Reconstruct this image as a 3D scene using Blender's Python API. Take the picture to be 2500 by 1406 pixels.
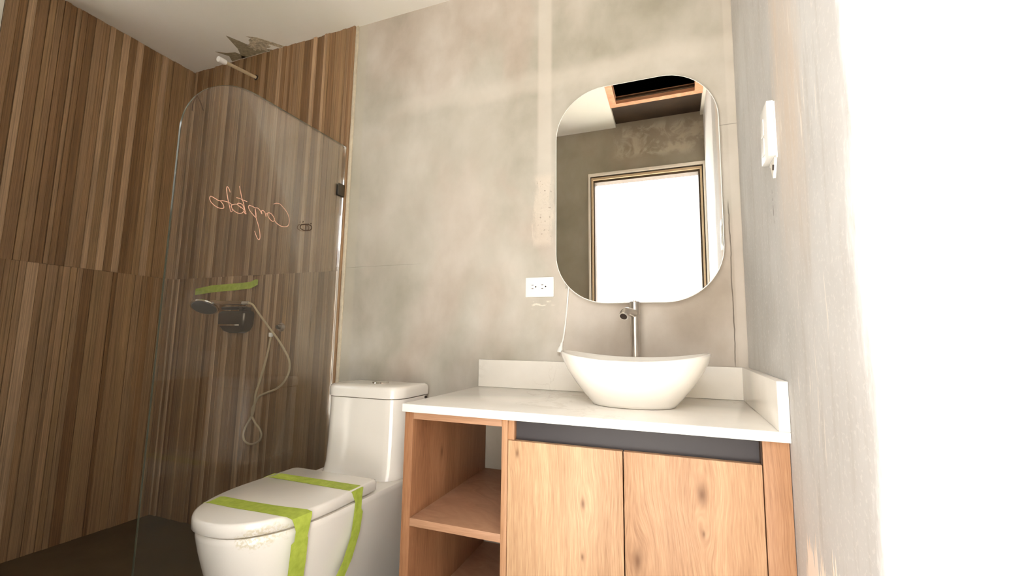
import bpy, bmesh, math, random
from mathutils import Vector, Matrix
random.seed(7)
S = bpy.context.scene
COL = S.collection
for o in list(bpy.data.objects): bpy.data.objects.remove(o)

# ------------------------------------------------------------ camera
cam = bpy.data.objects.new('camera', bpy.data.cameras.new('camera'))
COL.objects.link(cam)
yaw, pitch, roll = .3579, .1163, .0129
F = Vector((-math.sin(yaw)*math.cos(pitch), math.cos(yaw)*math.cos(pitch), math.sin(pitch)))
r0 = Vector((math.cos(yaw), math.sin(yaw), 0)); u0 = r0.cross(F)
RR = r0*math.cos(roll)+u0*math.sin(roll); UU = -r0*math.sin(roll)+u0*math.cos(roll)
m = Matrix((RR, UU, -F)).transposed().to_4x4()
m.translation = Vector((-.2339, -1.7136, 1.0))
cam.matrix_world = m
cam.data.sensor_width = 36; cam.data.lens = 1064.6/2500*36
cam.data.clip_start = .01
S.camera = cam
# ------------------------------------------------------------ light and exposure
W = bpy.data.worlds.new('world'); S.world = W; W.use_nodes = True
bg = W.node_tree.nodes['Background']
bg.inputs[0].default_value = (.975, .985, 1.0, 1); bg.inputs[1].default_value = 5.6
S.view_settings.view_transform = 'Standard'; S.view_settings.look = 'None'
S.view_settings.gamma = 1; S.view_settings.use_curve_mapping = False
S.view_settings.exposure = .13
pl = bpy.data.lights.new('door_portal', 'AREA'); pl.shape = 'RECTANGLE'; pl.size = 1.0; pl.size_y = 2.4
pl.cycles.is_portal = True
po = bpy.data.objects.new('door_portal', pl); COL.objects.link(po)
p2 = bpy.data.lights.new('window_portal', 'AREA'); p2.shape = 'RECTANGLE'; p2.size = .8; p2.size_y = .8; p2.cycles.is_portal = True
po2 = bpy.data.objects.new('window_portal', p2); COL.objects.link(po2)
po2.location = (-3.2, -1.21, 2.12); po2.rotation_euler = (math.radians(90), 0, math.radians(-90))
po.location = (-.42, -1.78, 1.15); po.rotation_euler = (math.radians(90), 0, 0)
sl = bpy.data.lights.new('sun', 'SUN'); sl.energy = 62; sl.angle = math.radians(3); sl.color = (1, .975, .94)
so = bpy.data.objects.new('sun', sl); COL.objects.link(so); so.rotation_euler = Vector((.60, .06, .78)).to_track_quat('Z', 'Y').to_euler()
S.cycles.max_bounces = 14; S.cycles.diffuse_bounces = 8; S.cycles.glossy_bounces = 6
S.cycles.transparent_max_bounces = 16; S.cycles.transmission_bounces = 8

# ------------------------------------------------------------ material helpers
class NT:
    def __init__(s, name):
        s.m = bpy.data.materials.new(name); s.m.use_nodes = True
        s.t = s.m.node_tree; s.b = s.t.nodes['Principled BSDF']; s.out = s.t.nodes['Material Output']
        s.tc = None
    def n(s, ty, **k):
        x = s.t.nodes.new(ty)
        for a, b in k.items(): setattr(x, a, b)
        return x
    def set(s, inp, v):
        if v is None: return
        if isinstance(v, bpy.types.NodeSocket): s.t.links.new(v, inp)
        elif isinstance(v, (tuple, list)) and len(v) == 3 and inp.type == 'RGBA': inp.default_value = (*v, 1)
        else: inp.default_value = v
    def obj(s):
        if not s.tc: s.tc = s.n('ShaderNodeTexCoord')
        return s.tc.outputs['Object']
    def xyz(s, v=None):
        x = s.n('ShaderNodeSeparateXYZ'); s.set(x.inputs[0], v or s.obj()); return x.outputs
    def scale(s, v, sc, loc=(0, 0, 0)):
        x = s.n('ShaderNodeMapping'); s.set(x.inputs[0], v); x.inputs['Scale'].default_value = sc
        x.inputs['Location'].default_value = loc; return x.outputs[0]
    def noise(s, v, sc=5, det=4, ro=.55, dist=0):
        x = s.n('ShaderNodeTexNoise'); s.set(x.inputs['Vector'], v); x.inputs['Scale'].default_value = sc
        x.inputs['Detail'].default_value = det; x.inputs['Roughness'].default_value = ro
        x.inputs['Distortion'].default_value = dist; return x.outputs[0]
    def ma(s, op, a, b=None, c=None, clamp=False):
        x = s.n('ShaderNodeMath', operation=op, use_clamp=clamp); s.set(x.inputs[0], a); s.set(x.inputs[1], b)
        s.set(x.inputs[2], c); return x.outputs[0]
    def step(s, v, a, b):
        x = s.n('ShaderNodeMapRange', interpolation_type='SMOOTHSTEP'); s.set(x.inputs[0], v)
        x.inputs[1].default_value = a; x.inputs[2].default_value = b; return x.outputs[0]
    def lin(s, v, a, b, c, d):
        x = s.n('ShaderNodeMapRange'); s.set(x.inputs[0], v)
        for i, q in enumerate((a, b, c, d)): x.inputs[i+1].default_value = q
        return x.outputs[0]
    def box(s, u, a, b, so):   # soft band mask along one coordinate
        return s.ma('MULTIPLY', s.step(u, a-so, a+so), s.ma('SUBTRACT', 1.0, s.step(u, b-so, b+so)))
    def mul(s, *a):
        r = a[0]
        for q in a[1:]: r = s.ma('MULTIPLY', r, q)
        return r
    def mix(s, f, a, b):
        x = s.n('ShaderNodeMix', data_type='RGBA'); s.set(x.inputs[0], f); s.set(x.inputs[6], a); s.set(x.inputs[7], b)
        return x.outputs[2]
    def ramp(s, f, st):
        x = s.n('ShaderNodeValToRGB'); s.set(x.inputs[0], f); e = x.color_ramp.elements
        while len(e) < len(st): e.new(.5)
        for i, (p, c) in enumerate(st): e[i].position = p; e[i].color = (*c, 1)
        return x.outputs[0]
    def bump(s, h, st=.3, d=.01):
        x = s.n('ShaderNodeBump'); s.set(x.inputs['Height'], h); x.inputs['Strength'].default_value = st
        x.inputs['Distance'].default_value = d; s.t.links.new(x.outputs[0], s.b.inputs['Normal'])
    def done(s, col=None, ro=None, me=0, spec=None, coat=0):
        s.set(s.b.inputs['Base Color'], col); s.set(s.b.inputs['Roughness'], ro); s.b.inputs['Metallic'].default_value = me
        if spec is not None: s.b.inputs['Specular IOR Level'].default_value = spec
        if coat: s.b.inputs['Coat Weight'].default_value = coat; s.b.inputs['Coat Roughness'].default_value = .05
        return s.m
def srgb(r, g, b):
    f = lambda c: (c/255/12.92) if c/255 <= .04045 else ((c/255+.055)/1.055)**2.4
    return (f(r), f(g), f(b))
def plain(name, c, ro=.5, me=0, var=.06, sc=30, bump=0, spec=None, coat=0):
    k = NT(name); v = k.noise(k.obj(), sc, 3)
    dk = tuple(q*(1-var) for q in c); lt = tuple(min(1, q*(1+var)) for q in c)
    if bump: k.bump(v, bump, .004)
    return k.done(k.ramp(v, [(.3, dk), (.7, lt)]), ro, me, spec, coat)

# ---- cement plaster of the grey walls; each wall carries its own joints and smears
def plaster(name, which):
    k = NT(name); P = k.obj(); x, y, z = k.xyz()
    big = k.noise(k.scale(P, (1, 1, .8)), 1.5, 4, .5, .1); mid = k.noise(k.scale(P, (1, 1, .7)), 5, 6, .55, .15); fine = k.noise(P, 60, 4, .6)
    v = k.ma('ADD', k.ma('MULTIPLY', big, .6), k.ma('MULTIPLY', mid, .4))
    if which == 'right':
        c = k.ramp(v, [(.35, srgb(188, 186, 182)), (.5, srgb(202, 200, 197)), (.65, srgb(214, 213, 211))])  # lighter plaster here, the stronger daylight on this wall put into the colour
    else:
        ca = k.ramp(v, [(.36, srgb(158, 153, 138)), (.46, srgb(178, 173, 160)), (.55, srgb(194, 189, 178)), (.64, srgb(208, 203, 194))])
        cb = k.ramp(v, [(.36, srgb(166, 154, 140)), (.46, srgb(184, 173, 160)), (.55, srgb(199, 190, 179)), (.64, srgb(211, 204, 195))])
        c = k.mix(k.step(k.noise(k.scale(P, (1, 1, .8), (3.1, 0, 1.7)), 1.4, 4, .5, .5), .44, .56), ca, cb)
    wob = k.ma('MULTIPLY', k.ma('SUBTRACT', k.noise(P, 4, 4), .5), .10)
    rag = k.ma('MULTIPLY', k.ma('SUBTRACT', k.noise(k.scale(P, (1, 1, .25)), 30, 5, .7), .5), .10)
    h = k.ma('ADD', k.ma('MULTIPLY', mid, .5), k.ma('MULTIPLY', fine, .12))
    light = srgb(212, 205, 194)
    if which == 'back':
        # taped panel joints: an upright one left of the mirror, a level one, a band beside the corner
        j1 = k.mul(k.box(x, -.765, -.705, .008), k.step(z, 1.4, 1.95))
        c = k.mix(k.mul(j1, .62), c, light)
        zz = k.ma('ADD', z, wob)
        j2 = k.mul(k.box(zz, 2.08, 2.16, .03), k.step(x, -1.75, -1.3), k.noise(P, 5, 3))
        c = k.mix(k.mul(j2, .9), c, light)
        c = k.mix(k.mul(k.box(zz, 1.25, 2.0, .12), k.box(x, -1.75, -.9, .2), .30), c, light)
        c = k.mix(k.mul(k.box(x, -1.755, -1.70, .008), .4), c, srgb(190, 184, 166))
        rough = k.mul(k.box(k.ma('ADD', x, rag), -.78, -.70, .015), k.box(z, 1.38, 1.68, .03), k.step(k.noise(P, 28, 5, .7), .42, .6))
        c = k.mix(k.mul(k.box(k.ma('ADD', x, rag), -.775, -.70, .015), k.box(z, 1.39, 1.69, .02), .55), c, srgb(222, 210, 195))
        c = k.mix(k.mul(k.step(k.noise(P, 70, 2), .64, .68), k.box(x, -.77, -.70, .01), k.box(z, 1.40, 1.68, .02), .55), c, srgb(120, 104, 84))
        h = k.ma('ADD', h, k.ma('MULTIPLY', rough, .6))
        c = k.mix(k.mul(k.box(x, -.03, -.002, .004), .35), c, light)
        cr = k.ma('ADD', x, k.ma('MULTIPLY', k.ma('SUBTRACT', k.noise(P, 9, 3), .5), .012))
        crack = k.mul(k.box(cr, -.0415, -.0385, .0012), k.box(z, .92, 1.5, .02))
        seam = k.mul(k.box(z, 1.799, 1.8015, .0012), k.box(x, -.06, 0, .004))
        seam2 = k.mul(k.box(z, 1.339, 1.3405, .001), k.box(x, -1.75, -1.35, .05))
        dark = k.ma('MAXIMUM', crack, k.ma('MAXIMUM', k.mul(seam, .6), k.mul(seam2, .4)))
        c = k.mix(k.mul(dark, .75), c, srgb(70, 60, 50))
        h = k.ma('SUBTRACT', h, dark)
        # scrapes under the socket
        sc = k.mul(k.box(z, 1.125, 1.16, .01), k.box(x, -.79, -.70, .02), k.step(k.noise(k.scale(P, (1, 1, 4)), 22, 4), .52, .6))
        c = k.mix(k.mul(sc, .7), c, srgb(236, 228, 214))
    elif which == 'right':
        yy = k.ma('ADD', y, k.ma('ADD', rag, wob))
        st = k.noise(k.scale(P, (1, 1, .12)), 26, 5, .65)
        c = k.mix(k.mul(k.step(st, .5, .66), .4), c, srgb(184, 179, 172))
        c = k.mix(k.mul(k.step(k.noise(P, 90, 3, .7), .56, .62), .25), c, srgb(236, 232, 226))
        c = k.mix(k.mul(k.box(yy, -.80, -.60, .05), k.step(z, 1.0, 1.5), st, .9), c, srgb(226, 205, 184))
        c = k.mix(k.mul(k.step(k.noise(k.scale(P, (1, 1, .1)), 40, 4, .7), .60, .68), k.box(yy, -.9, -.62, .03), .7), c, srgb(240, 232, 222))
        # whitened towards the doorway, ending in a ragged edge, and a bare patch low down
        c = k.mix(k.ma('SUBTRACT', 1.0, k.step(yy, -1.03, -.985)), c, srgb(244, 244, 243))
        dr = k.ma('ADD', z, k.ma('MULTIPLY', k.ma('SUBTRACT', k.noise(k.scale(P, (1, 1, .05)), 45, 3, .6), .5), .32))
        drip = k.mul(k.ma('SUBTRACT', 1.0, k.step(dr, .60, .62)), k.box(yy, -.86, -.64, .012))
        c = k.mix(drip, c, srgb(250, 236, 222))
        h = k.ma('ADD', h, k.ma('MULTIPLY', drip, .4))
        nick = k.mul(k.box(k.ma('ADD', y, k.ma('MULTIPLY', k.ma('SUBTRACT', z, 1.35), -.05)), -.5175, -.5145, .0012), k.box(z, 1.29, 1.37, .01), k.step(k.noise(P, 60, 2), .42, .5))
        c = k.mix(k.mul(nick, .9), c, srgb(70, 60, 50))
        h = k.ma('SUBTRACT', h, nick)
    elif which == 'front':
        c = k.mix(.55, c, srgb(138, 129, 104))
        sm = k.mul(k.box(k.ma('ADD', z, wob), 2.38, 2.62, .03), k.step(x, -.68, -.55), k.step(k.noise(P, 9, 6, .65, 1), .42, .6))
        c = k.mix(k.mul(sm, .6), c, srgb(205, 196, 176))
    k.bump(h, .35, .006)
    return k.done(c, .82, spec=.3)

def ceiling_mat():
    k = NT('ceiling_paint'); P = k.obj(); x, y, z = k.xyz()
    v = k.noise(P, 1.2, 4, .5, .5)
    c = k.ramp(v, [(.35, srgb(232, 229, 216)), (.65, srgb(240, 235, 228))])
    k.bump(k.noise(P, 120, 2), .08, .002)
    return k.done(c, .85, spec=.2)

def slat_mat():
    k = NT('wood_look_tile'); P = k.obj(); x, y, z = k.xyz()
    oi = k.n('ShaderNodeObjectInfo')
    off = k.n('ShaderNodeCombineXYZ'); k.set(off.inputs[0], k.ma('MULTIPLY', oi.outputs['Random'], 37.0)); k.set(off.inputs[1], oi.outputs['Random'])
    va = k.n('ShaderNodeVectorMath', operation='ADD'); k.set(va.inputs[0], P); k.set(va.inputs[1], off.outputs[0])
    V = va.outputs[0]
    g1 = k.noise(k.scale(V, (230, 230, 1.4)), 1, 4, .6)
    g2 = k.noise(k.scale(V, (420, 420, 9)), 1, 3, .6)
    g3 = k.noise(k.scale(V, (9, 9, 2.5)), 1, 2, .5)
    g = k.ma('ADD', k.ma('MULTIPLY', g1, .55), k.ma('ADD', k.ma('MULTIPLY', g2, .3), k.ma('MULTIPLY', g3, .15)))
    f = k.lin(g, .34, .66, .48, 1.34)
    cm = k.n('ShaderNodeVectorMath', operation='SCALE'); k.set(cm.inputs[0], oi.outputs['Color']); k.set(cm.inputs['Scale'], f)
    k.bump(g, .5, .003)
    return k.done(cm.outputs[0], k.lin(g2, .3, .7, .42, .6), spec=.4)

def oak(name, dark, mid, light, knots=(), axis='z'):
    k = NT(name); P = k.obj(); x, y, z = k.xyz()
    h = k.ma('ADD', x, y)
    warp = k.ma('MULTIPLY', k.ma('SUBTRACT', k.noise(k.scale(P, (1.5, 1.5, .7) if axis == 'z' else (.7, 1.5, 1.5)), 2.2, 3), .5), .07)
    u = h if axis == 'z' else z; w = z if axis == 'z' else h
    u2 = k.ma('ADD', u, warp); spot = None
    for (kx, kz, s) in knots:
        dx = k.ma('SUBTRACT', u, kx); dz = k.ma('MULTIPLY', k.ma('SUBTRACT', w, kz), .42)
        d2 = k.ma('ADD', k.ma('MULTIPLY', dx, dx), k.ma('MULTIPLY', dz, dz))
        ex = k.ma('EXPONENT', k.ma('MULTIPLY', d2, -1/(s*s*9)))
        u2 = k.ma('ADD', u2, k.ma('MULTIPLY', k.mul(ex, dx), -.75))
        sp = k.ma('EXPONENT', k.ma('MULTIPLY', d2, -1/(s*s*.35)))
        spot = sp if spot is None else k.ma('MAXIMUM', spot, sp)
    cv = k.n('ShaderNodeCombineXYZ'); k.set(cv.inputs[0], u2); k.set(cv.inputs[1], w)
    V = cv.outputs[0]
    g0 = k.noise(k.scale(V, (13, .8, 1)), 1, 3, .5)
    g1 = k.noise(k.scale(V, (170, 3.0, 1)), 1, 4, .6)
    g2 = k.noise(k.scale(V, (480, 16, 1)), 1, 2, .6)
    g = k.ma('ADD', k.ma('MULTIPLY', g0, .42), k.ma('ADD', k.ma('MULTIPLY', g1, .25), k.ma('MULTIPLY', g2, .33)))
    c = k.ramp(g, [(.36, dark), (.5, mid), (.62, light)])
    if spot is not None: c = k.mix(k.mul(spot, .75), c, srgb(98, 64, 40))
    k.bump(g, .12, .002)
    return k.done(c, .5, spec=.35)

def china():
    k = NT('white_china'); P = k.obj(); x, y, z = k.xyz()
    c = k.ramp(k.noise(P, 3, 2), [(.3, srgb(232, 227, 218)), (.7, srgb(238, 234, 226))])
    # torn label glue near the lid's front corner
    dx = k.ma('ADD', x, 1.290); dy = k.ma('ADD', y, .785); dz = k.ma('SUBTRACT', z, .455)
    d = k.ma('SQRT', k.ma('ADD', k.ma('MULTIPLY', dx, dx), k.ma('ADD', k.ma('MULTIPLY', dy, dy), k.ma('MULTIPLY', dz, k.ma('MULTIPLY', dz, 4.0)))))
    msk = k.mul(k.ma('SUBTRACT', 1.0, k.step(k.ma('ADD', d, k.ma('MULTIPLY', k.ma('SUBTRACT', k.noise(P, 22, 3), .5), .14)), .05, .075)), k.step(k.noise(P, 130, 3, .6), .45, .55))
    c = k.mix(k.mul(msk, .6), c, srgb(196, 186, 150))
    return k.done(c, k.ma('ADD', .12, k.ma('MULTIPLY', msk, .4)), spec=.5, coat=.3)

def glass_mat():
    k = NT('shower_glass')
    t = k.n('ShaderNodeBsdfTransparent'); t.inputs[0].default_value = (.96, .965, .955, 1)
    gl = k.n('ShaderNodeBsdfGlossy'); gl.inputs['Roughness'].default_value = .02; gl.inputs[0].default_value = (1, 1, 1, 1)
    df = k.n('ShaderNodeBsdfDiffuse'); df.inputs[0].default_value = (.75, .72, .66, 1)
    fr = k.n('ShaderNodeFresnel'); fr.inputs[0].default_value = 1.45
    du = k.ma('ADD', .003, k.ma('MULTIPLY', k.noise(k.obj(), 6, 5, .6), .010))
    m1 = k.n('ShaderNodeMixShader'); k.set(m1.inputs[0], k.ma('MULTIPLY', fr.outputs[0], .36)); k.set(m1.inputs[1], t.outputs[0]); k.set(m1.inputs[2], gl.outputs[0])
    m2 = k.n('ShaderNodeMixShader'); k.set(m2.inputs[0], du); k.set(m2.inputs[1], m1.outputs[0]); k.set(m2.inputs[2], df.outputs[0])
    k.t.links.new(m2.outputs[0], k.out.inputs[0]); return k.m

def quartz():
    k = NT('white_quartz'); P = k.obj()
    v = k.noise(P, 2.2, 6, .6, 1.5)
    vein = k.ma('SUBTRACT', 1.0, k.step(k.ma('ABSOLUTE', k.ma('SUBTRACT', v, .5)), 0, .02))
    base = k.ramp(k.noise(P, 8, 3), [(.3, srgb(236, 231, 222)), (.7, srgb(242, 238, 230))])
    c = k.mix(k.mul(vein, k.step(k.noise(P, 3, 2), .5, .65), .35), base, srgb(205, 196, 184))
    return k.done(c, .16, spec=.5)

def brushed(name, c, ro=.25):
    k = NT(name); g = k.noise(k.obj(), 2, 1)
    return k.done(k.ramp(g, [(.3, tuple(q*.96 for q in c)), (.7, c)]), ro, me=1)

def tape_mat():
    k = NT('green_tape'); g = k.noise(k.obj(), 45, 3); g2 = k.noise(k.obj(), 500, 2)
    k.bump(k.ma('ADD', g, k.ma('MULTIPLY', g2, .2)), .5, .003)
    return k.done(k.ramp(g, [(.3, srgb(158, 174, 66)), (.7, srgb(182, 198, 84))]), .6, spec=.3)

M = {
 'wall_back': plaster('cement_plaster_back', 'back'), 'wall_right': plaster('cement_plaster_right', 'right'),
 'wall_front': plaster('cement_plaster_front', 'front'), 'ceiling': ceiling_mat(),
 'white_plaster': plain('white_plaster', srgb(232, 228, 218), .8, var=.03, sc=8, bump=.1),
 'floor': plain('dusty_shower_floor', srgb(84, 70, 46), .75, var=.18, sc=5, bump=.2),
 'ground': plain('outside_concrete', srgb(198, 194, 188), .9, var=.08, sc=4),
 'slat': slat_mat(), 'grout': plain('cream_grout', srgb(205, 194, 172), .85, var=.1, sc=40, bump=.3),
 'thinset': plain('dark_grout', srgb(70, 54, 36), .9),
 'oak_left': oak('oak_door_left', srgb(156, 118, 86), srgb(188, 150, 115), srgb(208, 174, 136), [(-.55-.468, .583, .010), (-.55-.648, .69, .008), (-.55-.47, .455, .006)]),
 'oak_right': oak('oak_door_right', srgb(152, 113, 83), srgb(184, 144, 110), srgb(202, 166, 130), [(-.55-.186, .642, .017), (-.55-.335, .47, .018), (-.55-.185, .555, .006)]),
 'oak_panel': oak('oak_carcass', srgb(120, 80, 54), srgb(150, 105, 73), srgb(166, 122, 88), [(-1.35, .62, .014)]),
 'oak_side': oak('oak_filler', srgb(142, 102, 72), srgb(172, 128, 94), srgb(188, 146, 110)),
 'oak_shelf': oak('oak_shelf', srgb(158, 118, 90), srgb(176, 134, 104), srgb(188, 148, 116), axis='x'),
 'channel': plain('charcoal_laminate', srgb(44, 40, 43), .55, var=.03),
 'gap': plain('dark_brown_edge', srgb(60, 40, 26), .8),
 'quartz': quartz(), 'china': china(), 'glass': glass_mat(),
 'chrome': brushed('chrome', (.80, .78, .74), .12), 'steel': brushed('brushed_steel', (.62, .57, .52), .28),
 'dark_steel': brushed('dark_steel', (.16, .14, .12), .3),
 'mirror': None, 'glass_edge': plain('green_glass_edge', srgb(84, 86, 72), .1, var=.03), 'white_plastic': plain('white_plastic', srgb(245, 244, 240), .35, var=.01),
 'slot': plain('slot_dark', srgb(50, 38, 30), .7), 'hose': plain('pvc_hose', srgb(190, 172, 140), .35, var=.05, sc=200),
 'green': tape_mat(), 'pink': plain('pink_marker', srgb(228, 178, 152), .7, var=.08, sc=200),
 'brown_mark': plain('brown_marker', srgb(70, 48, 30), .7, var=.2, sc=100),
 'raw_wood': oak('raw_pine', srgb(206, 142, 104), srgb(232, 172, 132), srgb(250, 204, 164), axis='x'),
 'dark_ply': plain('dark_plywood', srgb(62, 46, 30), .7, var=.3, sc=6),
 'tan_frame': plain('tan_frame_paint', srgb(196, 172, 138), .5), 'brown_frame': plain('brown_frame', srgb(72, 56, 38), .5),
 'white_frame': plain('white_frame_paint', srgb(236, 228, 214), .5, var=.03),
 'cavity': plain('cavity_shade', (.002, .002, .002), 1, spec=0),  # near-black hatch lining, the shade of its unlit depth put into the colour
 'scrape': plain('scraped_plaster', srgb(150, 138, 112), .95, var=.25, sc=60, bump=.6),
 'patch': plain('rough_patch', srgb(186, 172, 146), .95, var=.38, sc=80, bump=.9),
 'icon': plain('mirror_icon', srgb(150, 146, 140), .6),
 'rubber': plain('grey_nozzle_plate', srgb(96, 92, 90), .45, var=.1, sc=300),
 'clear': None,
}
k = NT('mirror_silver'); M['mirror'] = k.done(k.ramp(k.noise(k.obj(), 2, 1), [(.3, (.86, .86, .84)), (.7, (.88, .88, .86))]), .0, me=1)
k = NT('clear_tape'); t_ = k.n('ShaderNodeBsdfTransparent'); d_ = k.n('ShaderNodeBsdfDiffuse'); d_.inputs[0].default_value = (.8, .77, .7, 1)
x_ = k.n('ShaderNodeMixShader'); k.set(x_.inputs[0], k.ma('MULTIPLY', k.noise(k.obj(), 80, 2), .6)); k.set(x_.inputs[1], t_.outputs[0]); k.set(x_.inputs[2], d_.outputs[0])
k.t.links.new(x_.outputs[0], k.out.inputs[0]); M['clear'] = k.m

# ------------------------------------------------------------ geometry helpers
class MB:
    def __init__(s): s.b = bmesh.new()
    def box(s, x0, x1, y0, y1, z0, z1, bev=0, seg=2):
        vs = [s.b.verts.new((x, y, z)) for x in (x0, x1) for y in (y0, y1) for z in (z0, z1)]
        fs = [s.b.faces.new([vs[i] for i in q]) for q in ((0,1,3,2),(4,6,7,5),(0,4,5,1),(2,3,7,6),(0,2,6,4),(1,5,7,3))]
        if bev:
            es = list({e for f in fs for e in f.edges})
            bmesh.ops.bevel(s.b, geom=es, offset=bev, segments=seg, profile=.5, affect='EDGES')
        return s
    def loft(s, rings, cap0=True, cap1=True, closed=True):
        R = [[s.b.verts.new(p) for p in r] for r in rings]
        n = len(R[0])
        for a, b in zip(R, R[1:]):
            for i in range(n if closed else n-1):
                j = (i+1) % n; s.b.faces.new((a[i], a[j], b[j], b[i]))
        if cap0: s.b.faces.new(list(reversed(R[0])))
        if cap1: s.b.faces.new(R[-1])
        return s
    def tube(s, pts, r, n=10, cap=True):
        P = [Vector(p) for p in pts]; rings = []; ref = None
        for i, p in enumerate(P):
            t = (P[min(i+1, len(P)-1)]-P[max(i-1, 0)]).normalized()
            if ref is None: ref = t.orthogonal().normalized()
            ref = (ref - t*ref.dot(t)).normalized(); q = t.cross(ref)
            rr = r[i] if isinstance(r, (list, tuple)) else r
            rings.append([p+ref*math.cos(a)*rr+q*math.sin(a)*rr for a in [2*math.pi*j/n for j in range(n)]])
        return s.loft(rings, cap, cap)
    def prism(s, poly, f, d):  # poly of 2D points -> f(u,v,w) placed; w = 0..d
        return s.loft([[f(u, v, 0) for u, v in poly], [f(u, v, d) for u, v in poly]])
    def build(s, name, mat, parent=None, smooth=True, ang=35):
        bmesh.ops.recalc_face_normals(s.b, faces=s.b.faces)
        me = bpy.data.meshes.new(name); s.b.to_mesh(me); s.b.free(); me.materials.append(M[mat] if isinstance(mat, str) else mat)
        if smooth:
            for p in me.polygons: p.use_smooth = True
            me.set_sharp_from_angle(angle=math.radians(ang))
        o = bpy.data.objects.new(name, me); COL.objects.link(o)
        if parent: o.parent = parent
        return o
def tag(o, label=None, cat=None, group=None, kind=None):
    for a, b in (('label', label), ('category', cat), ('group', group), ('kind', kind)):
        if b: o[a] = b
    return o
def empty(name, label, cat, loc=(0, 0, 0)):
    o = bpy.data.objects.new(name, None); COL.objects.link(o); o.empty_display_size = .1
    return tag(o, label, cat)
def struct(o, label=None): return tag(o, label, kind='structure')
def smoothpath(pts, sub=6):
    P = [Vector(p) for p in pts]; out = []
    for i in range(len(P)-1):
        a, b, c, d = P[max(i-1, 0)], P[i], P[i+1], P[min(i+2, len(P)-1)]
        for j in range(sub):
            t = j/sub
            out.append(.5*((2*b)+(c-a)*t+(2*a-5*b+4*c-d)*t*t+(-a+3*b-3*c+d)*t**3))
    return out+[P[-1]]
def rrect(x0, x1, z0, z1, r, n=14):
    out = []
    for cx, cz, a0 in ((x1-r, z1-r, 0), (x0+r, z1-r, 90), (x0+r, z0+r, 180), (x1-r, z0+r, 270)):
        for i in range(n+1):
            a = math.radians(a0+90*i/n); out.append((cx+r*math.cos(a), cz+r*math.sin(a)))
    return out
EMP = None
XL, H, XT, YF, YT = -3.028, 2.635, -1.774, -1.64, -.828

# ------------------------------------------------------------ room shell
struct(MB().box(XL-.15, .15, YF-.12, .15, -.12, 0).build('floor', 'floor', smooth=False), 'dark tan unfinished bathroom floor')
wb = struct(MB().box(XL-.15, .15, 0, .15, 0, H+.45).build('wall_back', 'wall_back', smooth=False), 'grey cement back wall behind the vanity and mirror')
struct(MB().box(0, .15, YF-.12, 0, 0, H+.45).build('wall_right', 'wall_right', smooth=False), 'bright grey cement wall right of the vanity')
wy0, wy1, wz0, wz1 = -1.56, -.862, 1.75, 2.50
w_ = MB(); w_.box(XL-.15, XL, YF-.12, wy0, 0, H+.45); w_.box(XL-.15, XL, wy1, 0, 0, H+.45); w_.box(XL-.15, XL, wy0, wy1, 0, wz0); w_.box(XL-.15, XL, wy0, wy1, wz1, H+.45)
wl = struct(w_.build('wall_left', 'white_plaster', smooth=False), 'left shower wall clad in brown wood-look tile')
# front wall with the doorway the picture is taken through
f_ = MB(); f_.box(XL, -.835, YF-.12, YF, 0, H+.45); f_.box(-.835, 0, YF-.12, YF, 2.28, H+.45)
struct(f_.build('wall_front', 'wall_front', smooth=False), 'grey cement wall with the doorway, seen in the mirror')
wn = bpy.data.objects.new('window_1', None); COL.objects.link(wn); struct(wn, 'high white framed window in the left wall just past the tiles')
w_ = MB(); fw = .03
for b in ((wy0, wy0+fw, wz0, wz1), (wy1-fw, wy1, wz0, wz1), (wy0+fw, wy1-fw, wz0, wz0+fw), (wy0+fw, wy1-fw, wz1-fw, wz1)): w_.box(XL-.10, XL-.05, *b)
w_.build('window_frame', 'white_frame', wn, smooth=False)
MB().box(XL-.078, XL-.073, wy0+fw, wy1-fw, wz0+fw, wz1-fw).build('pane', 'glass', wn, smooth=False)
# ceiling with a hatch opening over the doorway
hx0, hx1, hy1 = -.62, -.02, -.78
c_ = MB(); c_.box(XL, hx0, YF, 0, H, H+.1); c_.box(hx0, 0, hy1, 0, H, H+.1); c_.box(hx1, 0, YF, hy1, H, H+.1)
ce = struct(c_.build('ceiling', 'ceiling', smooth=False), 'off-white plastered ceiling')
struct(MB().box(-8, 8, -9, YF-.12, -.14, -.02).build('ground_outside', 'ground', smooth=False), 'pale concrete ground outside the doorway')  # unseen ground slab outside the doorway
struct(MB().box(-8, 8, -5.9, -5.7, -.02, 2.5).build('wall_light_blocker', 'ground', smooth=False), 'unseen pale wall added outside the doorway to block low sky light')  # unseen wall added to cut the low horizon sky light
# cream putty strip at the edge of the tiles
struct(MB().box(XT+.001, XT+.018, -.009, 0, 0, H, .002).build('trim_1', 'grout'), 'cream putty strip along the edge of the shower tiles')

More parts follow.
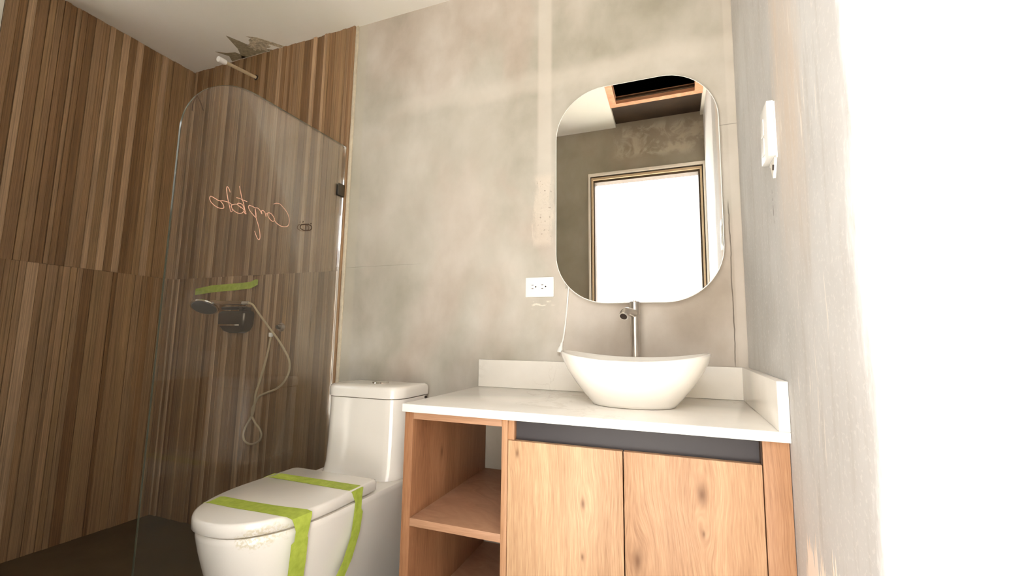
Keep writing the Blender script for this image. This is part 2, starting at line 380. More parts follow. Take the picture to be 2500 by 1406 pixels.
# wood-look strip tiles, two courses meeting at 1.325 m
TONES = [srgb(142, 108, 74), srgb(152, 119, 85), srgb(160, 128, 94), srgb(183, 152, 118), srgb(128, 95, 62), srgb(156, 124, 88)]
def clad(parent, a0, a1, place):
    for (z0, z1) in ((0.0, 1.3246), (1.3251, H)):
        a = a0; prev = None
        while a < a1-.008:
            w = random.choice((.018, .024, .028, .034, .042)); w = min(w, a1-a)
            tone = random.choice([t for t in TONES if t is not prev]); prev = tone
            d = random.uniform(.009, .0155)
            if tone is TONES[3]: d += .002
            if tone is TONES[4]: d -= .002
            mb = MB(); g = .0006
            zj = random.uniform(-.0015, .0015)
            mb.loft([[place(a+g, 0, z0), place(a+g, d-.0015, z0), place(a+g+.0015, d, z0), place(a+w-g-.0015, d, z0), place(a+w-g, d-.0015, z0), place(a+w-g, 0, z0)],
                     [place(a+g, 0, z1), place(a+g, d-.0015, z1), place(a+g+.0015, d, z1), place(a+w-g-.0015, d, z1), place(a+w-g, d-.0015, z1), place(a+w-g, 0, z1)]])
            o = mb.build('tile_slat', 'slat', parent, smooth=False)
            j = random.uniform(.92, 1.06); o.color = (tone[0]*j, tone[1]*j, tone[2]*j, 1)
            a += w
clad(wb, XL+.018, XT, lambda a, d, z: (a, -d, z))
clad(wl, YT, -.001, lambda a, d, z: (XL+d, a, z))
MB().box(XL+.0002, XT, -.004, -.0001, 0, H).build('tile_bedding', 'thinset', wb, smooth=False)
MB().box(XL+.0001, XL+.004, YT, -.0001, 0, H).build('tile_bedding', 'thinset', wl, smooth=False)

# scraped plaster over the shower arm
def flake(poly, mat, name='plaster_scrape', d=.002):
    MB().prism(poly, lambda u, v, w: (u, v, H-w), d).build(name, mat, ce, smooth=False)
flake([(-2.50, -.19), (-2.47, -.13), (-2.44, -.06), (-2.36, -.017), (-2.60, -.017), (-2.575, -.045), (-2.54, -.09)], 'scrape')
flake([(-2.69, -.115), (-2.64, -.085), (-2.585, -.07), (-2.56, -.018), (-2.68, -.018), (-2.65, -.06)], 'scrape')
random.seed(3)
ring = [(-2.395+.07*math.cos(a)*random.uniform(.6, 1.2), -.072+.045*math.sin(a)*random.uniform(.55, 1.25)) for a in [2*math.pi*i/34 for i in range(34)]]
flake(ring, 'patch', 'rough_plaster', .0035)
flake([(-2.40, -.15), (-2.35, -.12), (-2.27, -.018), (-2.30, -.016), (-2.37, -.10)], 'patch', 'rough_plaster')

# ------------------------------------------------------------ doorway frame (camera stands in it)
dr = bpy.data.objects.new('door_1', None); COL.objects.link(dr); struct(dr, 'bright open doorway reflected in the mirror')
def uframe(name, mat, x0, z1, x1, t, y0, y1):
    mb = MB(); mb.box(x0, x0+t, y0, y1, 0, z1); mb.box(x1-t, x1, y0, y1, 0, z1); mb.box(x0+t, x1-t, y0, y1, z1-t*1.4, z1)
    return mb.build(name, mat, dr, smooth=False)
uframe('white_casing', 'white_frame', -.834, 2.279, -.001, .014, YF-.10, YF+.022)
uframe('brown_liner', 'brown_frame', -.820, 2.259, -.015, .008, YF-.10, YF+.004)
uframe('tan_liner', 'tan_frame', -.812, 2.248, -.023, .012, YF-.09, YF+.008)
uframe('brown_stop', 'brown_frame', -.800, 2.231, -.035, .011, YF-.09, YF-.01)

# ------------------------------------------------------------ ceiling hatch
ht = empty('ceiling_hatch', 'raw wooden framed hatch opening in the ceiling, seen in the mirror', 'hatch')
mb = MB(); mb.box(hx0, hx0+.045, -1.33, hy1, H-.004, H+.05); mb.build('frame_side', 'raw_wood', ht, smooth=False)
MB().box(hx1-.05, hx1, -1.33, hy1, H-.004, H+.05).build('frame_side', 'raw_wood', ht, smooth=False)
MB().box(hx0+.045, hx1-.05, -1.33, -1.285, H-.004, H+.05).build('frame_rail', 'raw_wood', ht, smooth=False)
MB().box(hx0+.045, hx1-.05, hy1-.05, hy1, H-.004, H+.05).build('frame_rail', 'raw_wood', ht, smooth=False)
MB().box(hx0+.045, hx1-.05, -1.285, -1.27, H+.02, H+.035).build('inner_rail', 'brown_frame', ht, smooth=False)
MB().box(hx0, hx1, YF, -1.33, H+.03, H+.05).build('dark_panel', 'dark_ply', ht, smooth=False)
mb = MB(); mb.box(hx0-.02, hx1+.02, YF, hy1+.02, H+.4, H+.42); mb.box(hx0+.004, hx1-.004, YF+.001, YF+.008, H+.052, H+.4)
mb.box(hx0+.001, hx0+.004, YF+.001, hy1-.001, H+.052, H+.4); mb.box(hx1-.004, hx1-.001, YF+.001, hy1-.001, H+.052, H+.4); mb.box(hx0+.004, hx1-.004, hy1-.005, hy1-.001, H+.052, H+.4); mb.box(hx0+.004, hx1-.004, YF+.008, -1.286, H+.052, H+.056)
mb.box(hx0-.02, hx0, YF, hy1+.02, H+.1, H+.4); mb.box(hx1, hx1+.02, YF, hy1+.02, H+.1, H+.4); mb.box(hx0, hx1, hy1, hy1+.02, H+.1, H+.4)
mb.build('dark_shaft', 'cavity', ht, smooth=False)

# ------------------------------------------------------------ vanity
VF, VX = -.55, -1.01
va = empty('vanity_cabinet', 'oak vanity cabinet with open shelf bay, two doors and dark grip channel', 'vanity')
zt, zb0 = .7785, .13
MB().box(VX, -.981, VF, -.004, zb0, zt, .0008).build('side_panel', 'oak_panel', va)
MB().box(-.694, -.6765, VF, -.004, zb0, zt, .0008).build('divider_panel', 'oak_side', va)
MB().box(-.9808, -.6942, VF, -.004, .757, zt, .0006).build('top_rail', 'oak_shelf', va)
MB().box(-.9808, -.6942, VF, -.004, .452, .474, .0006).build('shelf', 'oak_shelf', va)
MB().box(-.9808, -.6942, VF, -.004, .168, .190, .0006).build('bottom_panel', 'oak_shelf', va)
MB().box(-.0555, -.0015, VF, VF+.02, zb0, zt, .0006).build('filler_panel', 'oak_side', va)
MB().box(-.0738, -.0558, VF+.021, -.004, zb0, zt).build('inner_side_panel', 'oak_side', va, smooth=False)
MB().box(-.676, -.0745, VF+.0225, -.004, zb0, zb0+.02).build('base_panel', 'oak_shelf', va, smooth=False)
for x0, x1, mt in ((-.6745, -.3675, 'oak_left'), (-.3645, -.058, 'oak_right')):
    MB().box(x0, x1, VF, VF+.019, zb0, .7225, .0008).build('door', mt, va)
ch = MB(); ch.box(-.6578, -.0595, VF+.020, VF+.034, .715, zt); ch.box(-.6578, -.0595, VF+.0205, VF+.0335, .705, .7148)
ch.build('grip_channel', 'channel', va, smooth=False)
MB().box(-.676, -.6585, VF+.004, VF+.034, .7232, zt, .0006).build('channel_end', 'oak_side', va)
MB().box(-.0592, -.0562, VF+.004, VF+.034, .7232, zt).build('channel_end', 'gap', va, smooth=False)
MB().box(-.99, -.0015, VF+.06, VF+.078, 0, zb0).build('toe_kick', 'channel', va, smooth=False)
MB().box(-.99, -.0015, -.05, -.03, 0, zb0).build('rear_support', 'channel', va, smooth=False)

ct = empty('countertop', 'white quartz vanity countertop with low back and side splash', 'countertop')
MB().box(-1.0105, -.0008, -.567, -.0008, .779, .8025, .0012).build('slab', 'quartz', ct)
MB().box(-1.0105, -.0008, -.0236, -.0008, .8028, .9130, .001).build('back_splash', 'quartz', ct)
MB().box(-.0236, -.0008, -.567, -.0240, .8028, .9130, .001).build('side_splash', 'quartz', ct)

# ------------------------------------------------------------ basin
bx, by = -.362, -.275
def oval(a, b, n=64, p=2.25, z=0, lift=0, zz=None):
    out = []
    for i in range(n):
        t = 2*math.pi*i/n; c, s_ = math.cos(t), math.sin(t)
        X = a*abs(c)**(2/p)*math.copysign(1, c); Y = b*abs(s_)**(2/p)*math.copysign(1, s_)
        out.append((bx+X, by+Y, z+lift*(abs(X)/a)**2.2))
    return out
rings = [oval(.118, .102, z=.8030), oval(.126, .110, z=.8045), oval(.131, .115, z=.812), oval(.150, .127, z=.832, lift=.001),
         oval(.178, .145, z=.864, lift=.004), oval(.203, .160, z=.895, lift=.010), oval(.219, .1695, z=.920, lift=.017),
         oval(.226, .174, z=.936, lift=.022), oval(.2265, .1745, z=.9405, lift=.023), oval(.224, .172, z=.9425, lift=.023),
         oval(.2205, .1685, z=.9415, lift=.023), oval(.216, .164, z=.932, lift=.021), oval(.200, .150, z=.898, lift=.010),
         oval(.170, .128, z=.858, lift=.003), oval(.125, .095, z=.829), oval(.06, .05, z=.818), oval(.022, .022, z=.8165, p=2)]
bs = empty('vessel_basin', 'white oval vessel basin with raised ends on the countertop', 'sink')
MB().loft(rings).build('bowl', 'china', bs, ang=60)
MB().tube([(bx, by, .817), (bx, by, .8195)], [.021, .019], 24).build('drain', 'steel', bs)

# ------------------------------------------------------------ basin faucet
fx, fy = -.3705, -.066
fa = empty('basin_faucet', 'tall steel basin faucet with short spout rising behind the vessel basin', 'faucet')
MB().tube([(fx, fy, .8028), (fx, fy, .8075), (fx, fy, .808), (fx, fy, 1.092)], [.026, .025, .0158, .0158], 28).build('column', 'steel', fa)
MB().tube([(fx, fy, 1.0925), (fx, fy, 1.096), (fx, fy, 1.0965), (fx, fy, 1.128), (fx, fy, 1.140), (fx, fy, 1.1415)], [.0165, .0165, .0178, .0178, .0178, .0165], 28).build('cap', 'steel', fa)
mb = MB(); mb.box(fx-.0045, fx+.0045, fy-.012, fy+.075-.044, 1.1418, 1.1475, .0015); mb.build('lever', 'steel', fa)
sp = MB(); dx, dy = -.30, -.954
pts = [(fx+dx*t, fy+dy*t, z) for t, z in ((.010, 1.098), (.03, 1.100), (.05, 1.1015), (.066, 1.101), (.080, 1.098), (.090, 1.092), (.097, 1.085))]
sp.tube(pts, [.0145, .0145, .0148, .0155, .0165, .0168, .0165], 20); sp.build('spout', 'steel', fa)
tip = Vector(pts[-1]); td = Vector((dx*.72, dy*.72, -.69)).normalized()
MB().tube([tip, tip+td*.0045], [.0170, .0165], 20).build('aerator_ring', 'chrome', fa)
MB().tube([tip+td*.0046, tip+td*.0055], [.0125, .0125], 20).build('aerator', 'slot', fa)

# ------------------------------------------------------------ mirror
mr = empty('wall_mirror', 'tall rounded frameless mirror hung above the vessel basin', 'mirror')
MX0, MX1, MZ0, MZ1 = -.676, -.062, 1.140, 2.020
fy_ = lambda y0: (lambda u, v, w: (u, y0-w, v))
MB().prism(rrect(MX0+.02, MX1-.02, MZ0+.02, MZ1-.02, .18), fy_(-.001), .024).build('backing_box', 'white_plastic', mr)
MB().prism(rrect(MX0, MX1, MZ0, MZ1, .20), fy_(-.0255), .0085).build('glass_edge', 'white_plastic', mr)
MB().prism(rrect(MX0+.0028, MX1-.0028, MZ0+.0028, MZ1-.0028, .1972), fy_(-.0343), .001).build('mirror_glass', 'mirror', mr, smooth=False)
ic = MB()
iy0, iy1 = -.0362, -.0354
cx, cz, q = -.375, 1.305, .0105
for b in ((cx-q, cx+q, cz+q-.0012, cz+q), (cx-q, cx+q, cz-q, cz-q+.0012), (cx-q, cx-q+.0012, cz-q, cz+q), (cx+q-.0012, cx+q, cz-q, cz+q)): ic.box(b[0], b[1], iy0, iy1, b[2], b[3])
ic.tube([(cx+.0045*math.cos(a), (iy0+iy1)/2, cz+.0045*math.sin(a)) for a in [math.pi*(.75+1.5*-i/14) for i in range(15)]], .0006, 6)
ic.box(cx-.0006, cx+.0006, iy0, iy1, cz-.009, cz-.001)
ic.build('touch_icon', 'icon', mr, smooth=False)
MB().box(-.3792, -.3778, iy0, iy1, 1.262, 1.272).build('touch_mark', 'brown_mark', mr, smooth=False)

# mirror lead with plug
pc = empty('mirror_power_cord', 'thin white cord with plug hanging from the mirror beside the basin', 'cord')
cp = smoothpath([(-.629, -.012, 1.262), (-.6295, -.009, 1.21), (-.635, -.007, 1.145), (-.643, -.0065, 1.063), (-.652, -.0065, 1.005), (-.6575, -.008, .985)])
MB().tube(cp, .0030, 10).build('cable', 'white_plastic', pc)
MB().tube([(-.6570, -.008, .988), (-.659, -.009, .975), (-.6615, -.011, .966), (-.664, -.012, .955), (-.6645, -.012, .951)], [.0045, .006, .009, .012, .0115], 14).build('plug', 'white_plastic', pc)
mb = MB(); mb.box(-.671, -.6665, -.0128, -.0112, .936, .9515); mb.box(-.6625, -.658, -.0128, -.0112, .936, .9515); mb.build('prong', 'steel', pc, smooth=False)
tag(MB().box(-.6455, -.620, -.0014, -.0006, 1.205, 1.245).build('clear_tape', 'clear', smooth=False), 'small strip of clear tape over the cord at the mirror edge', 'tape')

# ------------------------------------------------------------ socket
ot = empty('power_outlet', 'white horizontal double power outlet on the wall left of the mirror', 'outlet')
MB().box(-.812, -.692, -.0075, -.0005, 1.172, 1.254, .002).build('face_plate', 'white_plastic', ot)
for k_, cx in enumerate((-.775, -.733)):
    MB().box(cx-.0195, cx+.0195, -.0092, -.0077, 1.197, 1.2295, .0006).build('socket', 'white_plastic', ot)
    sl = MB(); sl.box(cx-.010, cx-.002, -.0097, -.0093, 1.221, 1.2235); sl.box(cx-.010, cx-.002, -.0097, -.0093, 1.206, 1.2085)
    sl.tube([(cx+.008, -.0093, 1.2145), (cx+.008, -.0097, 1.2145)], .0032, 12)
    sl.build('slot', 'slot', ot, smooth=False)

# ------------------------------------------------------------ switch on the right wall
sw = empty('light_switch', 'white light switch plate standing proud of the right wall', 'switch')
def rot_box(mb, c, hx, hy, hz, ax, az):
    R_ = Matrix.Rotation(az, 3, 'Z') @ Matrix.Rotation(ax, 3, 'X')
    st = len(mb.b.verts); mb.box(-hx, hx, -hy, hy, -hz, hz, min(hx, .002)); mb.b.verts.ensure_lookup_table()
    for v in list(mb.b.verts)[st:]: v.co = R_ @ v.co + Vector(c)
    return mb
rot_box(MB(), (-.0125, -.563, 1.497), .0075, .041, .066, math.radians(3), 0).build('face_plate', 'white_plastic', sw)
rot_box(MB(), (-.0212, -.556, 1.515), .0010, .013, .020, math.radians(3), 0).build('rocker', 'white_plastic', sw)
rot_box(MB(), (-.0212, -.554, 1.468), .0010, .013, .020, math.radians(3), 0).build('rocker', 'white_plastic', sw)
MB().box(-.0048, -.0006, -.598, -.530, 1.425, 1.562).build('back_box', 'white_plastic', sw, smooth=False)
MB().prism([(-.592, 1.428), (-.545, 1.424), (-.556, 1.400), (-.566, 1.386), (-.577, 1.399)], lambda u, v, w: (-.0006-w*1, u, v), .006).build('broken_plaster_flap', 'white_plaster', sw, smooth=False)
MB().tube([(-.0075, -.583, 1.413), (-.0072, -.577, 1.402)], .0022, 6).build('wire_end', 'slot', sw)

# ------------------------------------------------------------ toilet
TXc = -1.424
tl = empty('toilet', 'white one-piece toilet with closed lid between shower glass and vanity', 'toilet')
def ring(w, rear, front, z, el=.30, nb=7, n=26, xc=TXc, rc=.05, wr=None, p=2.35):
    wr = wr or w; pts = []
    # front half ellipse from right to left
    yc = front+el
    for i in range(n+1):
        t = math.pi*i/n; c, s_ = math.cos(t), math.sin(t)
        pts.append((xc+w*abs(c)**(2/p)*math.copysign(1, c), yc-el*abs(s_)**(2/p), z))
    # rear corners
    for i in range(nb+1):
        a = math.radians(180-90*i/nb); pts.append((xc-wr+rc+rc*math.cos(a), rear-rc+rc*math.sin(a), z))
    for i in range(nb+1):
        a = math.radians(90-90*i/nb); pts.append((xc+wr-rc+rc*math.cos(a), rear-rc+rc*math.sin(a), z))
    return pts
RB = -.03
MB().loft([ring(.132, RB, -.64, .0, .24, wr=.120), ring(.134, RB, -.645, .02, .24, wr=.120), ring(.145, RB, -.685, .10, .26, wr=.125), ring(.160, RB, -.735, .19, .29, wr=.140),
           ring(.174, RB, -.780, .27, .31, wr=.160), ring(.184, RB, -.806, .34, .32, wr=.180), ring(.189, RB, -.824, .40, .33, wr=.198),
           ring(.191, RB, -.833, .44, .33, wr=.208), ring(.191, RB, -.834, .452, .33, wr=.211), ring(.187, RB, -.830, .458, .33, wr=.208)]).build('bowl', 'china', tl, ang=50)
def rr(x0, x1, y0, y1, rf, rb_, z, n=10, bow=0):
    pts = []
    for cx, cy, a0, r_ in ((x1-rb_, y1-rb_, 0, rb_), (x0+rb_, y1-rb_, 90, rb_), (x0+rf, y0+rf, 180, rf), (x1-rf, y0+rf, 270, rf)):
        for i in range(n+1):
            a = math.radians(a0+90*i/n); X = cx+r_*math.cos(a); Y = cy+r_*math.sin(a)
            if bow and Y < (y0+y1)/2: Y -= bow*(1-((X-(x0+x1)/2)/((x1-x0)/2))**2)
            pts.append((X, Y, z))
    return pts
MB().loft([rr(-1.608, -1.240, -.270, -.030, .06, .02, .4585, bow=.012), rr(-1.607, -1.241, -.262, -.030, .06, .02, .475, bow=.012), rr(-1.606, -1.242, -.256, -.030, .06, .02, .50, bow=.012),
           rr(-1.605, -1.243, -.250, -.030, .06, .02, .60, bow=.013), rr(-1.605, -1.244, -.248, -.030, .06, .02, .757, bow=.014)]).build('tank', 'china', tl, ang=50)
MB().loft([rr(-1.606, -1.243, -.250, -.028, .06, .02, .7595, bow=.014), rr(-1.610, -1.239, -.254, -.026, .064, .022, .762, bow=.014), rr(-1.611, -1.238, -.255, -.026, .064, .022, .790, bow=.014),
           rr(-1.608, -1.241, -.252, -.029, .064, .022, .801, bow=.014), rr(-1.598, -1.251, -.242, -.038, .06, .022, .8065, bow=.014), rr(-1.55, -1.30, -.20, -.08, .05, .022, .8085, bow=.01)]).build('tank_lid', 'china', tl, ang=50)
fb = MB().tube([(TXc+.015, -.145, .8086), (TXc+.015, -.145, .8125)], [.034, .032], 28).build('flush_button', 'chrome', tl)
def lidring(s, z, dy=0): return ring(.192*s, -.362-(1-s)*.2, -.845+(1-s)*.22+dy, z, .29, rc=.018, p=2.2, xc=-1.428)
MB().loft([lidring(.925, .4590), lidring(.935, .4600), lidring(.935, .4645), lidring(.925, .4655)]).build('seat_ring', 'china', tl, ang=50)
MB().loft([lidring(.99, .4665), lidring(1.0, .4685), lidring(1.0, .492), lidring(.99, .4985), lidring(.965, .501)]).build('lid', 'china', tl, ang=50)
for sx in (-.07, .07):
    MB().box(TXc+sx-.02, TXc+sx+.02, -.372, -.336, .4588, .482, .005).build('hinge', 'china', tl)
MB().tube([(-1.232, -.075, .752), (-1.226, -.075, .752)], [.006, .006], 12).build('hose_clip', 'slot', tl)

# ------------------------------------------------------------ tape strips on the toilet
def ribbon(name, secs, label, th=.0006, nrm=None):
    """secs: list of (edge a, edge b, outward normal)"""
    mb = MB(); R_ = []
    for a, b, n_ in secs:
        a, b, n_ = Vector(a), Vector(b), Vector(n_).normalized()*th
        R_.append([a, b, b+n_, a+n_])
    mb.loft(R_)
    return tag(mb.build(name, 'green', ang=20), label, 'tape')
up = (0, 0, 1); rt = (1, -.1, 0); LZ = .5016
xr = -1.428+.192
ribbon('tape_strip', [((-1.590, -.695, LZ-.002), (-1.575, -.748, LZ-.002), up), ((-1.560, -.690, LZ), (-1.556, -.744, LZ), up), ((-1.458, -.690, LZ), (-1.452, -.744, LZ), up), ((-1.35, -.684, LZ), (-1.352, -.738, LZ), up),
      ((xr-.013, -.672, LZ), (xr-.022, -.735, LZ), up), ((xr+.0025, -.668, .4965), (xr-.004, -.733, .4965), (1, -.1, 1)), ((xr+.004, -.670, .488), (xr-.002, -.730, .488), rt), ((xr+.006, -.678, .462), (xr+.001, -.722, .462), rt),
      ((xr+.004, -.682, .435), (xr-.002, -.722, .435), rt), ((xr+.003, -.678, .43), (xr-.004, -.73, .43), rt), ((xr-.002, -.676, .37), (xr-.008, -.73, .37), rt), ((xr-.012, -.676, .28), (xr-.018, -.728, .28), rt), ((xr-.024, -.678, .20), (xr-.028, -.728, .20), rt)],
      'green tape across the front of the toilet lid running straight down its side')
ribbon('tape_strip', [((-1.628, -.452, LZ-.003), (-1.622, -.502, LZ-.003), up), ((-1.590, -.450, LZ), (-1.588, -.498, LZ), up), ((-1.442, -.448, LZ), (-1.44, -.498, LZ), up), ((xr-.012, -.446, LZ), (xr-.012, -.500, LZ), up),
      ((xr+.0025, -.446, .4965), (xr+.0015, -.500, .4965), (1, 0, 1)), ((xr+.004, -.450, .488), (xr+.004, -.498, .488), rt), ((xr+.006, -.455, .462), (xr+.006, -.487, .462), rt), ((xr+.008, -.458, .435), (xr+.008, -.492, .435), rt),
      ((xr+.012, -.455, .425), (xr+.012, -.498, .425), rt), ((xr+.016, -.470, .37), (xr+.016, -.512, .37), rt), ((xr+.018, -.505, .30), (xr+.018, -.545, .31), rt), ((xr+.018, -.535, .262), (xr+.018, -.577, .274), rt)],
      'green tape across the rear of the toilet lid with a loose end curling forward')

# ------------------------------------------------------------ shower glass
GX0, GX1 = -1.791, -1.783
gp = empty('shower_glass_panel', 'fixed clear glass shower panel with rounded top corner, marked in pink handwriting', 'glass panel')
prof = [(-.0165, .004), (-.0165, 1.963)]
Rg = .27
for i in range(17):
    a = math.radians(90+90*i/16); prof.append((-.792+Rg+Rg*math.cos(a), 1.963-Rg+Rg*math.sin(a)))
prof.append((-.792, .004))
MB().prism(prof, lambda u, v, w: (GX0+w, u, v), .008).build('pane', 'glass', gp, smooth=False)
# polished edge catching the light
eo = prof[1:]; rim = MB(); RG = []
for i, (y, z) in enumerate(eo):
    ny, nz = (0, 1) if i == 0 else ((-1, 0) if i == len(eo)-1 else (math.cos(math.radians(90+90*(i-1)/16)), math.sin(math.radians(90+90*(i-1)/16))))
    RG.append([(GX0, y+ny*.0003, z+nz*.0003), (GX1, y+ny*.0003, z+nz*.0003), (GX1, y+ny*.0012, z+nz*.0012), (GX0, y+ny*.0012, z+nz*.0012)])
rim.loft(RG).build('polished_edge', 'glass_edge', gp)
cl = MB(); cl.box(-1.7955, -1.7915, -.058, -.016, 1.700, 1.760, .001); cl.box(-1.7825, -1.7785, -.058, -.016, 1.700, 1.760, .001); cl.box(-1.7955, -1.7785, -.0160, -.0120, 1.700, 1.760)
cl.build('wall_clamp', 'dark_steel', gp)
cl = MB(); cl.box(-1.7955, -1.7915, -.058, -.016, .25, .31, .001); cl.box(-1.7825, -1.7785, -.058, -.016, .25, .31, .001); cl.box(-1.7955, -1.7785, -.0160, -.0120, .25, .31)
cl.build('wall_clamp', 'dark_steel', gp)
MB().box(-1.7885, -1.7845, -.0163, -.0158, .004, 1.698).build('edge_reflection', 'steel', gp, smooth=False)  # thin steel strip modelled in place of the reflection along the glass edge
STROKES = [
 [(-.414,1.543),(-.401,1.551),(-.383,1.553),(-.365,1.543),(-.348,1.531),(-.334,1.512),(-.33,1.49),(-.335,1.471),(-.355,1.462),(-.375,1.462),(-.398,1.472),(-.406,1.487),(-.42,1.5),(-.434,1.501),(-.438,1.492),(-.427,1.478),(-.414,1.471),(-.405,1.474),(-.403,1.487)],
 [(-.437,1.499),(-.444,1.493),(-.444,1.482),(-.45,1.497),(-.46,1.503),(-.466,1.498),(-.463,1.488),(-.472,1.499),(-.484,1.506),(-.494,1.504)],
 [(-.494,1.503),(-.507,1.506),(-.521,1.506),(-.523,1.496),(-.514,1.484),(-.498,1.472),(-.488,1.467),(-.49,1.486),(-.495,1.5),(-.488,1.467),(-.477,1.443),(-.467,1.416),(-.463,1.39),(-.468,1.381),(-.478,1.39),(-.489,1.411)],
 [(-.568,1.568),(-.562,1.55),(-.554,1.525),(-.545,1.506),(-.537,1.482),(-.531,1.469),(-.538,1.472),(-.541,1.487)],
 [(-.576,1.52),(-.564,1.521),(-.548,1.519),(-.531,1.518)],
 [(-.541,1.487),(-.549,1.5),(-.562,1.502),(-.57,1.496),(-.547,1.486),(-.541,1.479),(-.548,1.468),(-.562,1.463),(-.578,1.466),(-.59,1.475),(-.593,1.484),(-.58,1.493),(-.57,1.494),(-.553,1.486)],
 [(-.602,1.532),(-.607,1.543),(-.615,1.55),(-.617,1.54),(-.613,1.521),(-.607,1.5),(-.6,1.48),(-.593,1.461),(-.588,1.465),(-.592,1.482)],
 [(-.59,1.488),(-.606,1.493),(-.626,1.492),(-.641,1.488),(-.656,1.492),(-.672,1.495),(-.675,1.484),(-.666,1.472),(-.648,1.463),(-.631,1.462),(-.621,1.467),(-.624,1.478),(-.636,1.489)]]
def marker(name, strokes, mat, w, lab):
    mb = MB()
    for s_ in strokes:
        P = smoothpath([(0, a, b) for a, b in s_], 5); R_ = []
        for i, p in enumerate(P):
            t = (P[min(i+1, len(P)-1)]-P[max(i-1, 0)]); t = t.normalized() if t.length > 1e-6 else Vector((0, 1, 0))
            n_ = Vector((0, -t.z, t.y))*w
            a, b = p+n_, p-n_
            R_.append([(GX1+.0002, a.y, a.z), (GX1+.0002, b.y, b.z), (GX1+.0007, b.y, b.z), (GX1+.0007, a.y, a.z)])
        mb.loft(R_)
    tag(mb.build(name, mat, gp, smooth=False), lab)
marker('handwriting', STROKES, 'pink', .0013, 'looping pink handwriting, mirrored from this side')
marker('ring_mark', [[(-.263,1.495),(-.235,1.503),(-.212,1.503),(-.205,1.494),(-.213,1.482),(-.239,1.473),(-.261,1.474),(-.27,1.482),(-.263,1.495)], [(-.240,1.500),(-.237,1.475)], [(-.258,1.506),(-.254,1.512)], [(-.214,1.511),(-.208,1.514)]], 'brown_mark', .0022, 'small brown crossed ring mark')
marker('chevron_mark', [[(-.763,1.772),(-.762,1.801),(-.752,1.836)], [(-.752,1.836),(-.736,1.812),(-.726,1.791)]], 'brown_mark', .0016, 'thin brown inverted V mark')

# ------------------------------------------------------------ shower arm
sa = empty('shower_pipe', 'pale bare shower pipe with white end cap sticking out under the ceiling', 'pipe')
MB().tube([(-2.468, -.005, 2.487), (-2.468, -.20, 2.463)], .0095, 14).build('pipe', 'hose', sa)
MB().tube([(-2.468, -.20, 2.463), (-2.468, -.215, 2.461), (-2.468, -.24, 2.458)], [.013, .0145, .0145], 16).build('end_cap', 'white_plastic', sa)
MB().tube([(-2.468, -.017, 2.4855), (-2.468, -.022, 2.485)], [.015, .014], 16).build('wall_hole_ring', 'slot', sa)

# ------------------------------------------------------------ shower mixer, hand shower, hose
mx = empty('shower_mixer', 'dark steel shower mixer body on the tiled wall under the green tape', 'shower mixer')
mb = MB()
mb.loft([rr(-2.470, -2.390, -.050, -.018, .012, .004, 1.012), rr(-2.500, -2.350, -.064, -.018, .012, .004, 1.025), rr(-2.512, -2.334, -.074, -.018, .012, .004, 1.045)]+[rr(-2.520, -2.328, -.082, -.018, .014, .004, 1.06), rr(-2.520, -2.326, -.084, -.018, .014, .004, 1.115), rr(-2.505, -2.335, -.075, -.018, .012, .004, 1.128)])
mb.build('body', 'dark_steel', mx)
MB().tube([(-2.51, -.062, 1.143), (-2.335, -.062, 1.143)], .0085, 14).build('cradle_bar', 'dark_steel', mx)
MB().box(-2.372, -2.352, -.075, -.018, 1.126, 1.150, .003).build('cradle_post', 'dark_steel', mx)
MB().box(-2.500, -2.350, -.0855, -.0835, 1.050, 1.058, .0005).build('chrome_trim', 'chrome', mx)  # thin chrome strip low on the mixer front
hs = empty('hand_shower', 'round chrome hand shower resting on the mixer, face turned down', 'hand shower')
c0 = Vector((-2.622, -.085, 1.150)); ax_ = Vector((.25, -.45, -.86)).normalized()
MB().tube([c0-ax_*.020, c0-ax_*.012, c0-ax_*.002, c0+ax_*.004], [.030, .058, .069, .067], 32).build('head', 'chrome', hs)
MB().tube([c0+ax_*.0045, c0+ax_*.007], [.060, .058], 32).build('nozzle_plate', 'rubber', hs)
MB().tube(smoothpath([tuple(c0-ax_*.018+Vector((.01, 0, 0))), (-2.565, -.078, 1.178), (-2.50, -.072, 1.172), (-2.36, -.064, 1.1695)], 6), .0115, 14).build('handle', 'chrome', hs)
MB().tube([(-2.36, -.064, 1.1695), (-2.325, -.062, 1.1705)], [.0105, .008], 12).build('hose_nut', 'steel', hs)
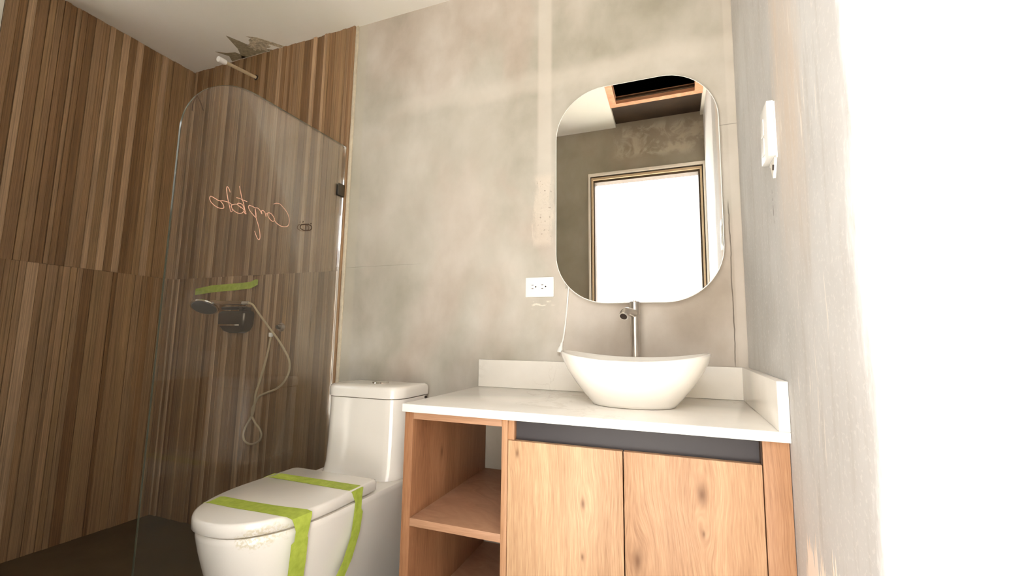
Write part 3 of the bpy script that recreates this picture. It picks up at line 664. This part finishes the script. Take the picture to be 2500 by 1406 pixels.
hp = [(-2.325,-.062,1.1705),(-2.30,-.055,1.160),(-2.275,-.045,1.125),(-2.237,-.04,1.084),(-2.186,-.038,1.036),(-2.13,-.036,.984),(-2.081,-.034,.928),(-2.052,-.032,.887),(-2.044,-.03,.851),(-2.051,-.03,.809),(-2.083,-.03,.762),(-2.13,-.03,.732),(-2.185,-.03,.713),(-2.234,-.03,.692),(-2.258,-.028,.662),(-2.277,-.028,.626),(-2.271,-.030,.59),(-2.239,-.036,.56),(-2.207,-.036,.535),(-2.194,-.034,.504),(-2.21,-.032,.475),(-2.259,-.03,.454),(-2.306,-.03,.462),(-2.324,-.03,.493),(-2.314,-.03,.531),(-2.289,-.03,.57),(-2.26,-.036,.609),(-2.247,-.042,.666),(-2.242,-.044,.708),(-2.224,-.04,.779),(-2.202,-.034,.879),(-2.186,-.032,.974),(-2.184,-.032,1.0)]
ho = empty('shower_hose', 'thin pale hose looping down the tiled wall from the hand shower', 'hose')
MB().tube(smoothpath(hp, 5), .0052, 8).build('tube', 'hose', ho)
MB().tube([(-2.1842, -.032, .995), (-2.184, -.032, 1.001), (-2.184, -.032, 1.016)], [.009, .0105, .0105], 12).build('end_nut', 'white_plastic', ho)
wr_ = MB(); wr_.tube([(-2.137, -.012, 1.045), (-2.137, -.024, 1.045)], [.022, .018], 18)
wo = empty('wall_outlet_stub', 'small steel hose outlet ring on the tiles right of the mixer', 'pipe fitting')
wr_.build('flange', 'steel', wo); MB().tube([(-2.137, -.0245, 1.045), (-2.137, -.040, 1.045)], .010, 14).build('nipple', 'dark_steel', wo)
# tape on the tiles
mb = MB(); R_ = []
for x, a, b, y in ((-2.805, 1.262, 1.226, -.0185), (-2.67, 1.279, 1.238, -.0185), (-2.47, 1.284, 1.246, -.0185), (-2.375, 1.288, 1.251, -.019), (-2.335, 1.300, 1.262, -.023), (-2.312, 1.297, 1.270, -.026)):
    R_.append([(x, y, a), (x, y, b), (x, y-.0006, b), (x, y-.0006, a)])
tag(mb.loft(R_).build('tape_strip', 'green', ang=20), 'green tape strip stuck on the shower tiles above the mixer', 'tape')
